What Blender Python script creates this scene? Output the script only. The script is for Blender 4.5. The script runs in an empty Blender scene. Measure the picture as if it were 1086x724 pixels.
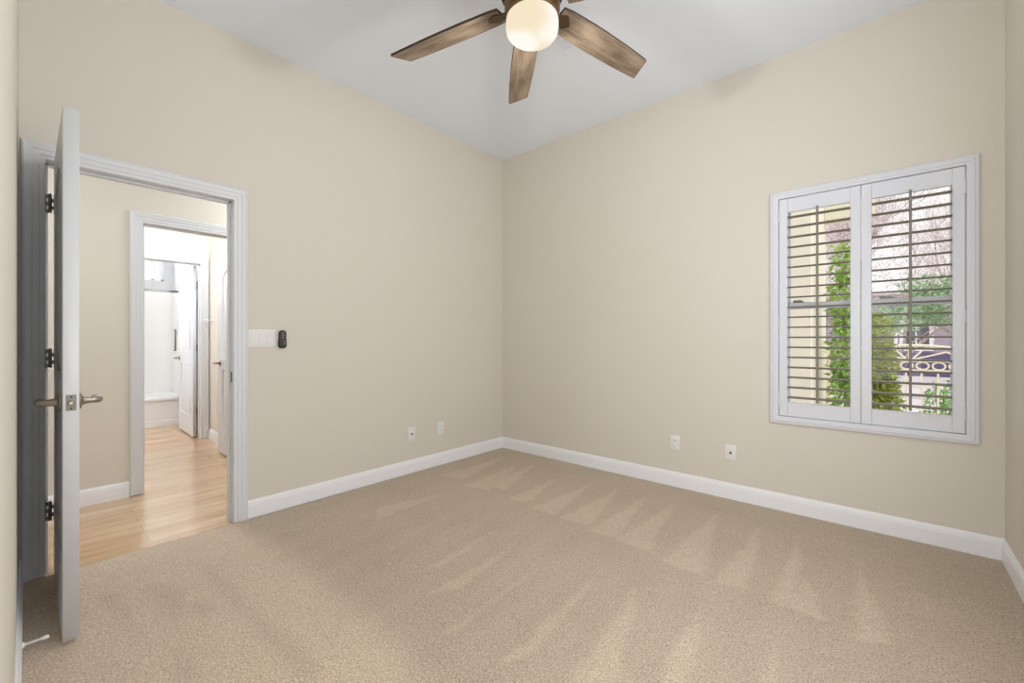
import bpy, bmesh, math, random
import numpy as np
from mathutils import Vector, Matrix

# ------------------------------------------------------------------ camera, world, lights
scn = bpy.context.scene
COL = scn.collection
scn.view_settings.view_transform = 'Standard'
scn.view_settings.look = 'None'
scn.view_settings.exposure = 0.0
scn.view_settings.gamma = 1.0
scn.view_settings.use_curve_mapping = False
scn.cycles.max_bounces = 14
scn.cycles.diffuse_bounces = 8
scn.cycles.glossy_bounces = 5
scn.cycles.transmission_bounces = 8
scn.cycles.transparent_max_bounces = 12
scn.cycles.sample_clamp_indirect = 6.0

H = 3.048
CAM = Vector((3.0715, -3.3403, 1.143))
cam_d = bpy.data.cameras.new('camera')
cam = bpy.data.objects.new('camera', cam_d)
COL.objects.link(cam)
cam_d.sensor_width = 36.0
cam_d.lens = 452.5 * 36.0 / 1086.0
cam_d.shift_y = -2.0 / 1086.0
cam_d.clip_start = 0.01
cam.location = CAM
cam.rotation_euler = (math.radians(90), 0, math.atan2(0.6604, 0.7509))
scn.camera = cam

world = bpy.data.worlds.new('sky')
scn.world = world
world.use_nodes = True
wn = world.node_tree.nodes
bgn = wn['Background']
bgn.inputs['Color'].default_value = (1.0, 0.985, 0.975, 1)
bgn.inputs['Strength'].default_value = 1.05


def light(name, kind, loc, energy, color, size=None, rot=None, size_y=None, radius=None):
    d = bpy.data.lights.new(name, kind)
    o = bpy.data.objects.new(name, d)
    COL.objects.link(o)
    o.location = loc
    d.energy = energy
    d.color = color
    if kind == 'AREA':
        d.shape = 'RECTANGLE'
        d.size = size
        d.size_y = size_y or size
    if radius is not None:
        d.shadow_soft_size = radius
    if rot:
        o.rotation_euler = rot
    return o


sun = light('sun', 'SUN', (6, -4, 9), 1.8, (1.0, 0.96, 0.90))
sun.data.angle = math.radians(2)
sun.rotation_euler = (math.radians(34), 0, math.radians(42))
R90 = math.radians(90)
# bath window daylight; the other lights here are added fill, no source seen
light('side_fill_light', 'AREA', (3.60, -2.16, 1.45), 32, (0.92, 0.965, 1.0), 1.6, (0, R90, 0), 2.2)  # room fill placed at an invented side window
light('rear_fill_light', 'AREA', (3.02, -5.06, 1.35), 28, (0.95, 0.98, 1.0), 0.85, (R90, 0, 0), 1.7)  # fill for the window wall, placed at an invented rear window
light('bath_window_daylight', 'AREA', (-4.90, -2.6, 2.2), 9, (0.98, 0.99, 1.0), 0.45, (0, -R90, 0), 0.9)
light('bath_fill', 'POINT', (-3.35, -3.25, 1.95), 31, (1.0, 0.99, 0.98), radius=0.15)  # added bath fill, no fixture in view
light('vestibule_fill', 'POINT', (-2.0, -2.5, 2.4), 28, (0.98, 0.98, 1.0), radius=0.12)  # added fill between hall and bath, no fixture in view
light('hall_fill', 'POINT', (-0.62, -1.7, 2.3), 17, (0.95, 0.98, 1.0), radius=0.12)  # added hall fill, no fixture in view
light('front_hall_fill', 'POINT', (-0.62, -4.1, 2.3), 13, (0.95, 0.98, 1.0), radius=0.12)  # second added hall fill, also without a fixture


# ------------------------------------------------------------------ materials
def srgb(r, g, b):
    f = lambda c: (c / 255 / 12.92) if c / 255 <= 0.04045 else ((c / 255 + 0.055) / 1.055) ** 2.4
    return (f(r), f(g), f(b), 1)


def new_mat(name):
    m = bpy.data.materials.new(name)
    m.use_nodes = True
    nt = m.node_tree
    return m, nt, nt.nodes['Principled BSDF']


def mat(name, col, rough=0.5, metal=0.0, noise=0.03, scale=8.0, bump=0.0, bscale=200.0, spec=0.5):
    m, nt, p = new_mat(name)
    N, L = nt.nodes, nt.links
    tc = N.new('ShaderNodeTexCoord')
    no = N.new('ShaderNodeTexNoise')
    no.inputs['Scale'].default_value = scale
    no.inputs['Detail'].default_value = 3
    L.new(tc.outputs['Object'], no.inputs['Vector'])
    rp = N.new('ShaderNodeMapRange')
    rp.inputs['To Min'].default_value = 1 - noise
    rp.inputs['To Max'].default_value = 1 + noise
    L.new(no.outputs['Fac'], rp.inputs['Value'])
    mx = N.new('ShaderNodeVectorMath')
    mx.operation = 'SCALE'
    mx.inputs[0].default_value = col[:3]
    L.new(rp.outputs['Result'], mx.inputs['Scale'])
    L.new(mx.outputs['Vector'], p.inputs['Base Color'])
    p.inputs['Roughness'].default_value = rough
    p.inputs['Metallic'].default_value = metal
    p.inputs['Specular IOR Level'].default_value = spec
    if bump > 0:
        n2 = N.new('ShaderNodeTexNoise')
        n2.inputs['Scale'].default_value = bscale
        n2.inputs['Detail'].default_value = 2
        L.new(tc.outputs['Object'], n2.inputs['Vector'])
        b = N.new('ShaderNodeBump')
        b.inputs['Strength'].default_value = bump
        b.inputs['Distance'].default_value = 0.002
        L.new(n2.outputs['Fac'], b.inputs['Height'])
        L.new(b.outputs['Normal'], p.inputs['Normal'])
    return m


M = {}
M['wall'] = mat('beige_wall_paint', srgb(217, 212, 202), 0.75, noise=0.012, scale=1.5, bump=0.12, bscale=90, spec=0.25)
M['hall_wall'] = mat('hall_wall_paint', srgb(219, 214, 204), 0.7, noise=0.012, scale=1.5, bump=0.1, bscale=90, spec=0.25)
M['bath_wall'] = mat('bath_wall_paint', srgb(200, 201, 202), 0.6, noise=0.01, scale=1.5)
M['ceiling'] = mat('ceiling_paint', srgb(234, 240, 250), 0.85, noise=0.01, scale=1.2, bump=0.12, bscale=80, spec=0.2)
M['casing'] = mat('soft_white_casing_paint', srgb(218, 221, 226), 0.38, noise=0.01, scale=4)
M['trim'] = mat('white_trim_paint', srgb(240, 242, 248), 0.38, noise=0.01, scale=4)
M['door'] = mat('white_door_paint', srgb(222, 225, 230), 0.33, noise=0.01, scale=4)
M['shutter'] = mat('white_shutter_paint', srgb(219, 222, 231), 0.35, noise=0.01, scale=5)
M['louver'] = mat('backlit_shade_louver', srgb(128, 122, 110), 0.45, noise=0.03, scale=6)  # dark tone puts the backlit shade of pale louvers into the colour
M['vinyl'] = mat('white_vinyl', srgb(228, 230, 236), 0.4, noise=0.01)
M['plate'] = mat('white_plastic', srgb(230, 230, 230), 0.35, noise=0.01)
M['slot'] = mat('dark_slot', srgb(70, 68, 66), 0.6)
M['nickel'] = mat('satin_nickel', srgb(168, 160, 150), 0.32, 1.0, noise=0.04, scale=30)
M['steel'] = mat('dull_steel', srgb(128, 124, 118), 0.4, 1.0, noise=0.05, scale=30)
M['chrome'] = mat('chrome', srgb(190, 190, 192), 0.15, 1.0)
M['black'] = mat('black_plastic', srgb(34, 31, 29), 0.3, noise=0.05)
M['dkgrey'] = mat('grey_button', srgb(105, 103, 100), 0.4)
M['bronze'] = mat('brushed_bronze', srgb(120, 92, 64), 0.42, 0.7, noise=0.08, scale=20)
M['bronze_dark'] = mat('dark_bronze', srgb(92, 72, 50), 0.45, 0.6, noise=0.08, scale=20)
M['blade_edge'] = mat('dark_blade_edge', srgb(58, 44, 34), 0.6, noise=0.1, scale=20)
M['rubber'] = mat('white_rubber', srgb(230, 228, 222), 0.6)
M['tub'] = mat('white_acrylic', srgb(238, 238, 238), 0.2, noise=0.005)
M['surround'] = mat('white_shower_wall', srgb(242, 241, 239), 0.3, noise=0.008)
M['stucco'] = mat('cream_stucco', srgb(240, 234, 218), 0.9, noise=0.06, scale=14, bump=0.5, bscale=60)
M['eave'] = mat('cream_eave', srgb(222, 218, 196), 0.9, noise=0.05, scale=6)
M['paving'] = mat('pale_concrete', srgb(214, 208, 212), 0.9, noise=0.08, scale=3)
M['gate'] = mat('cream_gate_paint', srgb(240, 228, 205), 0.5, noise=0.02)
M['lilac'] = mat('lilac_house_wall', srgb(168, 156, 170), 0.85, noise=0.05, scale=2)
M['violet'] = mat('dark_violet_door', srgb(92, 84, 122), 0.6, noise=0.06, scale=2)
M['greyglass'] = mat('grey_window_glass', srgb(96, 98, 104), 0.15)
M['rooftile'] = mat('grey_brown_roof', srgb(150, 138, 132), 0.9, noise=0.15, scale=9)
M['bark'] = mat('pale_bark', srgb(176, 158, 152), 0.9, noise=0.15, scale=20)
M['twig'] = mat('pinkish_twigs', srgb(206, 190, 190), 0.9, noise=0.12, scale=10)
M['stem'] = mat('green_stem', srgb(120, 118, 80), 0.9)


def leaf_mat(name, c1, c2):
    m, nt, p = new_mat(name)
    N, L = nt.nodes, nt.links
    tc = N.new('ShaderNodeTexCoord')
    no = N.new('ShaderNodeTexNoise')
    no.inputs['Scale'].default_value = 14
    L.new(tc.outputs['Object'], no.inputs['Vector'])
    cr = N.new('ShaderNodeValToRGB')
    cr.color_ramp.elements[0].position = 0.35
    cr.color_ramp.elements[0].color = c1
    cr.color_ramp.elements[1].position = 0.65
    cr.color_ramp.elements[1].color = c2
    L.new(no.outputs['Fac'], cr.inputs['Fac'])
    L.new(cr.outputs['Color'], p.inputs['Base Color'])
    p.inputs['Roughness'].default_value = 0.6
    tr = N.new('ShaderNodeBsdfTranslucent')
    L.new(cr.outputs['Color'], tr.inputs['Color'])
    mix = N.new('ShaderNodeMixShader')
    mix.inputs['Fac'].default_value = 0.45
    L.new(p.outputs['BSDF'], mix.inputs[1])
    L.new(tr.outputs['BSDF'], mix.inputs[2])
    L.new(mix.outputs['Shader'], N['Material Output'].inputs['Surface'])
    return m


M['leaf_a'] = leaf_mat('fresh_green_leaves', srgb(126, 168, 70), srgb(190, 218, 124))
M['leaf_b'] = leaf_mat('yellow_green_leaves', srgb(124, 140, 50), srgb(188, 196, 94))
M['leaf_c'] = leaf_mat('cool_green_leaves', srgb(120, 160, 108), srgb(196, 216, 182))
M['leaf_d'] = leaf_mat('mid_green_leaves', srgb(96, 150, 70), srgb(170, 206, 130))
M['petal'] = leaf_mat('pale_pink_buds', srgb(222, 206, 208), srgb(246, 238, 238))


def glass_mat(name, tint=(1, 1, 1, 1), gloss=0.06):
    m, nt, p = new_mat(name)
    N, L = nt.nodes, nt.links
    N.remove(p)
    tr = N.new('ShaderNodeBsdfTransparent')
    tr.inputs['Color'].default_value = tint
    gl = N.new('ShaderNodeBsdfGlossy')
    gl.inputs['Roughness'].default_value = 0.02
    mx = N.new('ShaderNodeMixShader')
    mx.inputs['Fac'].default_value = gloss
    L.new(tr.outputs['BSDF'], mx.inputs[1])
    L.new(gl.outputs['BSDF'], mx.inputs[2])
    L.new(mx.outputs['Shader'], N['Material Output'].inputs['Surface'])
    return m


M['glass'] = glass_mat('window_glass', (0.98, 0.985, 0.985, 1), 0.008)
M['shower_glass'] = glass_mat('shower_glass', (0.98, 0.985, 0.985, 1), 0.05)


def carpet_mat():
    m, nt, p = new_mat('beige_carpet_pile')
    N, L = nt.nodes, nt.links
    tc = N.new('ShaderNodeTexCoord')
    n1 = N.new('ShaderNodeTexNoise')
    n1.inputs['Scale'].default_value = 150
    n1.inputs['Detail'].default_value = 4
    n1.inputs['Roughness'].default_value = 0.7
    n2 = N.new('ShaderNodeTexNoise')
    n2.inputs['Scale'].default_value = 2.2
    n2.inputs['Detail'].default_value = 4
    n3 = N.new('ShaderNodeTexVoronoi')
    n3.inputs['Scale'].default_value = 210
    for n in (n1, n2, n3):
        L.new(tc.outputs['Object'], n.inputs['Vector'])
    cr = N.new('ShaderNodeValToRGB')
    cr.color_ramp.elements[0].position = 0.34
    cr.color_ramp.elements[0].color = srgb(156, 138, 118)
    cr.color_ramp.elements[1].position = 0.66
    cr.color_ramp.elements[1].color = srgb(216, 200, 181)
    L.new(n1.outputs['Fac'], cr.inputs['Fac'])
    at = N.new('ShaderNodeAttribute')
    at.attribute_name = 'nap'
    a1 = N.new('ShaderNodeMath')
    a1.operation = 'MULTIPLY_ADD'
    a1.inputs[1].default_value = 0.17
    a1.inputs[2].default_value = 0.90
    L.new(at.outputs['Fac'], a1.inputs[0])
    a2 = N.new('ShaderNodeMath')
    a2.operation = 'MULTIPLY_ADD'
    a2.inputs[1].default_value = 0.16
    L.new(n2.outputs['Fac'], a2.inputs[0])
    L.new(a1.outputs[0], a2.inputs[2])
    mx = N.new('ShaderNodeVectorMath')
    mx.operation = 'SCALE'
    L.new(cr.outputs['Color'], mx.inputs[0])
    L.new(a2.outputs[0], mx.inputs['Scale'])
    L.new(mx.outputs['Vector'], p.inputs['Base Color'])
    p.inputs['Roughness'].default_value = 1.0
    p.inputs['Specular IOR Level'].default_value = 0.05
    p.inputs['Sheen Weight'].default_value = 0.15
    b = N.new('ShaderNodeBump')
    b.inputs['Strength'].default_value = 0.6
    b.inputs['Distance'].default_value = 0.006
    L.new(n1.outputs['Fac'], b.inputs['Height'])
    L.new(b.outputs['Normal'], p.inputs['Normal'])
    return m


M['carpet'] = carpet_mat()


def oak_mat():
    m, nt, p = new_mat('light_oak_planks')
    N, L = nt.nodes, nt.links
    tc = N.new('ShaderNodeTexCoord')
    mp = N.new('ShaderNodeMapping')
    mp.inputs['Rotation'].default_value = (0, 0, R90)
    L.new(tc.outputs['Object'], mp.inputs['Vector'])
    br = N.new('ShaderNodeTexBrick')
    br.inputs['Scale'].default_value = 1.0
    br.inputs['Brick Width'].default_value = 1.15
    br.inputs['Row Height'].default_value = 0.105
    br.inputs['Mortar Size'].default_value = 0.0012
    br.inputs['Mortar Smooth'].default_value = 0.2
    br.inputs['Bias'].default_value = 0.1
    br.offset = 0.37
    br.inputs['Color1'].default_value = srgb(222, 190, 150)
    br.inputs['Color2'].default_value = srgb(204, 166, 122)
    br.inputs['Mortar'].default_value = srgb(150, 110, 72)
    L.new(mp.outputs['Vector'], br.inputs['Vector'])
    mp2 = N.new('ShaderNodeMapping')
    mp2.inputs['Scale'].default_value = (30, 2.2, 1)
    L.new(tc.outputs['Object'], mp2.inputs['Vector'])
    no = N.new('ShaderNodeTexNoise')
    no.inputs['Scale'].default_value = 1.0
    no.inputs['Detail'].default_value = 5
    L.new(mp2.outputs['Vector'], no.inputs['Vector'])
    cr = N.new('ShaderNodeValToRGB')
    cr.color_ramp.elements[0].position = 0.3
    cr.color_ramp.elements[0].color = (0.66, 0.56, 0.46, 1)
    cr.color_ramp.elements[1].position = 0.55
    cr.color_ramp.elements[1].color = (1.0, 1.0, 1.0, 1)
    L.new(no.outputs['Fac'], cr.inputs['Fac'])
    mx = N.new('ShaderNodeMix')
    mx.data_type = 'RGBA'
    mx.blend_type = 'MULTIPLY'
    mx.inputs['Factor'].default_value = 0.75
    L.new(br.outputs['Color'], mx.inputs['A'])
    L.new(cr.outputs['Color'], mx.inputs['B'])
    L.new(mx.outputs['Result'], p.inputs['Base Color'])
    p.inputs['Roughness'].default_value = 0.24
    p.inputs['Specular IOR Level'].default_value = 0.7
    p.inputs['Coat Weight'].default_value = 0.6
    p.inputs['Coat Roughness'].default_value = 0.16
    return m


M['oak'] = oak_mat()


def driftwood_mat():
    m, nt, p = new_mat('weathered_wood_blade')
    N, L = nt.nodes, nt.links
    tc = N.new('ShaderNodeTexCoord')
    mp = N.new('ShaderNodeMapping')
    mp.inputs['Scale'].default_value = (4, 60, 5)
    L.new(tc.outputs['Object'], mp.inputs['Vector'])
    no = N.new('ShaderNodeTexNoise')
    no.inputs['Scale'].default_value = 1.0
    no.inputs['Detail'].default_value = 6
    no.inputs['Roughness'].default_value = 0.65
    L.new(mp.outputs['Vector'], no.inputs['Vector'])
    n2 = N.new('ShaderNodeTexNoise')
    n2.inputs['Scale'].default_value = 1.0
    n2.inputs['Detail'].default_value = 3
    mpb = N.new('ShaderNodeMapping')
    mpb.inputs['Scale'].default_value = (4, 14, 5)
    L.new(tc.outputs['Object'], mpb.inputs['Vector'])
    L.new(mpb.outputs['Vector'], n2.inputs['Vector'])
    ad = N.new('ShaderNodeMath')
    ad.operation = 'ADD'
    L.new(no.outputs['Fac'], ad.inputs[0])
    L.new(n2.outputs['Fac'], ad.inputs[1])
    cr = N.new('ShaderNodeValToRGB')
    e = cr.color_ramp.elements
    e[0].position = 0.38
    e[0].color = srgb(98, 80, 64)
    e[1].position = 0.62
    e[1].color = srgb(158, 140, 120)
    hf = N.new('ShaderNodeMath')
    hf.operation = 'MULTIPLY'
    hf.inputs[1].default_value = 0.5
    L.new(ad.outputs[0], hf.inputs[0])
    L.new(hf.outputs[0], cr.inputs['Fac'])
    L.new(cr.outputs['Color'], p.inputs['Base Color'])
    p.inputs['Roughness'].default_value = 0.55
    return m


M['blade'] = driftwood_mat()


def globe_mat(bulbs):
    """opal glass around two lit bulbs: lets light out, glows, brighter next to the bulbs"""
    m, nt, p = new_mat('lit_opal_glass')
    N, L = nt.nodes, nt.links
    N.remove(p)
    tc = N.new('ShaderNodeTexCoord')
    last = None
    for b in bulbs:
        d = N.new('ShaderNodeVectorMath')
        d.operation = 'DISTANCE'
        d.inputs[1].default_value = b
        L.new(tc.outputs['Object'], d.inputs[0])
        mr = N.new('ShaderNodeMapRange')
        mr.interpolation_type = 'SMOOTHSTEP'
        mr.inputs['From Min'].default_value = 0.035
        mr.inputs['From Max'].default_value = 0.115
        mr.inputs['To Min'].default_value = 1.0
        mr.inputs['To Max'].default_value = 0.0
        L.new(d.outputs['Value'], mr.inputs['Value'])
        if last is None:
            last = mr.outputs['Result']
        else:
            a = N.new('ShaderNodeMath')
            a.operation = 'MAXIMUM'
            L.new(last, a.inputs[0])
            L.new(mr.outputs['Result'], a.inputs[1])
            last = a.outputs[0]
    no = N.new('ShaderNodeTexNoise')
    no.inputs['Scale'].default_value = 9
    L.new(tc.outputs['Object'], no.inputs['Vector'])
    mr2 = N.new('ShaderNodeMapRange')
    mr2.inputs['To Min'].default_value = -0.22
    mr2.inputs['To Max'].default_value = 0.22
    L.new(no.outputs['Fac'], mr2.inputs['Value'])
    ad = N.new('ShaderNodeMath')
    ad.use_clamp = True
    L.new(last, ad.inputs[0])
    L.new(mr2.outputs['Result'], ad.inputs[1])
    cr = N.new('ShaderNodeValToRGB')
    cr.color_ramp.elements[0].color = (0.98, 0.84, 0.61, 1)
    cr.color_ramp.elements[1].position = 0.8
    cr.color_ramp.elements[1].color = (1.08, 1.03, 0.93, 1)
    L.new(ad.outputs[0], cr.inputs['Fac'])
    em = N.new('ShaderNodeEmission')
    em.inputs['Strength'].default_value = 0.95
    L.new(cr.outputs['Color'], em.inputs['Color'])
    tr = N.new('ShaderNodeBsdfTransparent')
    tr.inputs['Color'].default_value = (1, 0.98, 0.95, 1)
    mx = N.new('ShaderNodeMixShader')
    mx.inputs['Fac'].default_value = 1.0
    L.new(tr.outputs['BSDF'], mx.inputs[1])
    L.new(em.outputs['Emission'], mx.inputs[2])
    L.new(mx.outputs['Shader'], N['Material Output'].inputs['Surface'])
    return m


# ------------------------------------------------------------------ mesh helpers
class MB:
    def __init__(self):
        self.bm = bmesh.new()

    def box(self, x0, x1, y0, y1, z0, z1, bevel=0.0, seg=2):
        b = bmesh.new()
        bmesh.ops.create_cube(b, size=1.0)
        for v in b.verts:
            v.co = Vector(((x0 + x1) / 2 + v.co.x * (x1 - x0), (y0 + y1) / 2 + v.co.y * (y1 - y0), (z0 + z1) / 2 + v.co.z * (z1 - z0)))
        if bevel > 0:
            bmesh.ops.bevel(b, geom=list(b.edges), offset=bevel, segments=seg, profile=0.5, affect='EDGES')
        self.merge(b)
        return self

    def merge(self, b, mtx=None):
        me = bpy.data.meshes.new('tmp')
        b.to_mesh(me)
        b.free()
        if mtx is not None:
            me.transform(mtx)
        self.bm.from_mesh(me)
        bpy.data.meshes.remove(me)

    def tube(self, pts, radii, n=12, cap=True, flat=None):
        pts = [Vector(p) for p in pts]
        if not isinstance(radii, (list, tuple)):
            radii = [radii] * len(pts)
        rings = []
        prev = None
        for i, p in enumerate(pts):
            d = (pts[min(i + 1, len(pts) - 1)] - pts[max(i - 1, 0)]).normalized()
            if prev is None:
                a = d.orthogonal().normalized()
            else:
                a = (prev - d * prev.dot(d)).normalized()
            prev = a
            b = d.cross(a)
            r = radii[i]
            ring = []
            for k in range(n):
                t = 2 * math.pi * k / n
                off = a * (math.cos(t) * r) + b * (math.sin(t) * r)
                if flat:
                    ax = Vector(flat[0])
                    off = off - ax * off.dot(ax) * (1 - flat[1])
                ring.append(self.bm.verts.new(p + off))
            rings.append(ring)
        for a, b in zip(rings[:-1], rings[1:]):
            for k in range(n):
                self.bm.faces.new((a[k], a[(k + 1) % n], b[(k + 1) % n], b[k]))
        if cap:
            self.bm.faces.new(rings[0][::-1])
            self.bm.faces.new(rings[-1])
        return self

    def lathe(self, prof, origin, axis=(0, 0, 1), n=32):
        """prof: list of (radius, height along axis)"""
        axis = Vector(axis).normalized()
        a = axis.orthogonal().normalized()
        b = axis.cross(a)
        o = Vector(origin)
        rings = []
        for r, h in prof:
            if r < 1e-6:
                rings.append([self.bm.verts.new(o + axis * h)])
            else:
                rings.append([self.bm.verts.new(o + axis * h + a * (r * math.cos(2 * math.pi * k / n)) + b * (r * math.sin(2 * math.pi * k / n))) for k in range(n)])
        for p, q in zip(rings[:-1], rings[1:]):
            for k in range(n):
                k2 = (k + 1) % n
                if len(p) == 1 and len(q) == 1:
                    continue
                if len(p) == 1:
                    self.bm.faces.new((p[0], q[k2], q[k]))
                elif len(q) == 1:
                    self.bm.faces.new((p[k], p[k2], q[0]))
                else:
                    self.bm.faces.new((p[k], p[k2], q[k2], q[k]))
        if len(rings[0]) > 1:
            self.bm.faces.new(rings[0][::-1])
        if len(rings[-1]) > 1:
            self.bm.faces.new(rings[-1])
        return self

    def sweep(self, loops, closed):
        """loops: list of cross-section rows; each row a list of points; joins row i to i+1 point by point, profile is closed"""
        vs = [[self.bm.verts.new(p) for p in row] for row in loops]
        m = len(vs)
        n = len(vs[0])
        for i in range(m if closed else m - 1):
            a, b = vs[i], vs[(i + 1) % m]
            for k in range(n):
                self.bm.faces.new((a[k], a[(k + 1) % n], b[(k + 1) % n], b[k]))
        if not closed:
            self.bm.faces.new(vs[0][::-1])
            self.bm.faces.new(vs[-1])
        return self

    def build(self, name, m, parent=None, smooth=False):
        bmesh.ops.recalc_face_normals(self.bm, faces=list(self.bm.faces))
        me = bpy.data.meshes.new(name)
        self.bm.to_mesh(me)
        self.bm.free()
        if smooth:
            me.polygons.foreach_set('use_smooth', [True] * len(me.polygons))
            me.set_sharp_from_angle(angle=math.radians(38))
        me.materials.append(m)
        return link(name, me, parent)


def base_of(o):
    v = Vector((0, 0, 0))
    while o is not None:
        v = v + o.location
        o = o.parent
    return v


def link(name, me, parent=None):
    o = bpy.data.objects.new(name, me)
    COL.objects.link(o)
    if parent is not None:
        me.transform(Matrix.Translation(-base_of(parent)))
        o.parent = parent
    else:
        # origin at the base centre of the thing
        if len(me.vertices):
            co = np.empty(len(me.vertices) * 3)
            me.vertices.foreach_get('co', co)
            co = co.reshape(-1, 3)
            c = Vector(((co[:, 0].min() + co[:, 0].max()) / 2, (co[:, 1].min() + co[:, 1].max()) / 2, co[:, 2].min()))
            me.transform(Matrix.Translation(-c))
            o.location = c
    return o


def tag(o, label, cat, group=None, kind=None):
    o['label'] = label
    o['category'] = cat
    if group:
        o['group'] = group
    if kind:
        o['kind'] = kind
    return o


def thing(name, loc, label, cat, group=None, kind=None):
    o = bpy.data.objects.new(name, None)
    COL.objects.link(o)
    o.location = loc
    o.empty_display_size = 0.1
    return tag(o, label, cat, group, kind)


def flat_mesh(splines, half, bevel=0.0, res=2):
    """2D outline with holes (splines of xy points) extruded to +-half, with rounded edges -> mesh in its xy plane"""
    cu = bpy.data.curves.new('tmp', 'CURVE')
    cu.dimensions = '2D'
    cu.fill_mode = 'BOTH'
    cu.extrude = max(half - bevel, 0.0)
    cu.bevel_depth = bevel
    cu.bevel_resolution = res
    cu.offset = -bevel
    for pts in splines:
        sp = cu.splines.new('POLY')
        sp.points.add(len(pts) - 1)
        for p, q in zip(sp.points, pts):
            p.co = (q[0], q[1], 0, 1)
        sp.use_cyclic_u = True
    o = bpy.data.objects.new('tmp', cu)
    COL.objects.link(o)
    dg = bpy.context.evaluated_depsgraph_get()
    dg.update()
    me = bpy.data.meshes.new_from_object(o.evaluated_get(dg))
    bpy.data.objects.remove(o)
    bpy.data.curves.remove(cu)
    return me


def S(name, mb, m, label, cat='room', parent=None, smooth=False):
    o = mb.build(name, m, parent, smooth)
    if parent is None:
        tag(o, label, cat, kind='structure')
    return o


# ------------------------------------------------------------------ room shell
XR = 3.529          # right wall
YF = -3.365         # short wall behind the open door
OY0, OY1, OH = -3.281, -2.488, 2.015      # door opening in the left wall
WX0, WX1, WZ0, WZ1 = 2.512, 3.402, 0.615, 2.095   # window opening
WT = 0.115

# carpet with brushed-nap strokes left by the vacuum
LIGHT = [[(2.23, -0.31), (2.19, -1.18), (2.41, -1.18)], [(2.48, -0.33), (2.46, -1.2), (2.58, -1.16), (2.57, -0.94)], [(2.68, -0.34), (2.69, -1.2), (2.77, -1.18), (2.75, -0.83)], [(2.78, -0.85), (2.77, -1.19), (2.88, -1.19)], [(2.95, -0.39), (2.98, -1.25), (3.08, -1.2), (3.06, -1.0), (3.01, -0.82)], [(2.48, -1.45), (2.48, -1.83), (2.51, -1.96), (2.58, -1.9), (2.54, -1.69)], [(1.96, -0.32), (1.9, -1.12), (2.1, -1.12)], [(1.75, -0.26), (1.73, -1.12), (1.89, -1.1)], [(1.53, -0.32), (1.49, -1.09), (1.69, -1.04)], [(1.31, -0.36), (1.25, -1.09), (1.44, -1.06)], [(0.53, -0.39), (0.58, -1.1), (0.8, -1.01)], [(0.28, -0.25), (0.23, -1.03), (0.46, -0.98)], [(0.63, -0.23), (0.7, -0.95), (0.89, -0.93)], [(1.03, -0.39), (1.02, -1.04), (1.17, -1.03)], [(1.5, -1.47), (1.53, -2.16), (1.6, -2.03)], [(1.75, -1.45), (1.78, -2.35), (1.8, -2.19)], [(2.0, -1.41), (2.05, -2.28), (2.1, -2.1)], [(2.2, -1.43), (2.27, -2.18), (2.39, -2.04)], [(0.87, -1.38), (1.05, -2.12), (1.03, -1.99)], [(0.59, -1.29), (0.47, -1.77), (0.64, -1.87)], [(1.3, -1.41), (1.34, -2.08), (1.39, -1.95)], [(2.76, -1.49), (2.76, -1.72), (2.8, -1.69)], [(3.2, -0.48), (3.18, -0.87), (3.2, -0.79)]]
DARK = [[(0.29, -2.77), (0.6, -2.72), (1.02, -2.70), (1.36, -2.68), (1.64, -2.67), (1.62, -2.73), (1.12, -2.75), (0.69, -2.77)], [(0.43, -3.14), (0.87, -3.07), (0.71, -3.05), (0.45, -3.08)], [(0.47, -2.99), (0.96, -2.94), (0.68, -2.87), (0.51, -2.92)], [(0.77, -2.87), (0.96, -2.8), (0.96, -2.88)], [(1.01, -2.97), (1.37, -2.94), (1.32, -3.01)], [(1.35, -2.65), (1.59, -2.67), (1.45, -2.69)], [(0.95, -3.05), (1.1, -3.02), (1.03, -3.03)]]
AREA = [[(1.2, -3.4), (-0.1, -3.4), (-0.1, -2.51), (0.47, -2.42), (1.12, -2.41), (1.67, -2.42), (1.94, -2.47), (2.1, -2.9)]]  # lighter nap near the door, raised further to stand in for missing light


def in_poly(X, Y, poly):
    ins = np.zeros(X.shape, bool)
    n = len(poly)
    for i in range(n):
        x0, y0 = poly[i]
        x1, y1 = poly[(i + 1) % n]
        if y0 == y1:
            continue
        c = ((y0 > Y) != (y1 > Y)) & (X < (x1 - x0) * (Y - y0) / (y1 - y0) + x0)
        ins ^= c
    return ins


def blur(a, k):
    for _ in range(k):
        p = np.pad(a, 1, mode='edge')
        a = (p[1:-1, 1:-1] * 2 + p[:-2, 1:-1] + p[2:, 1:-1] + p[1:-1, :-2] + p[1:-1, 2:]) / 6
    return a


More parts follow.
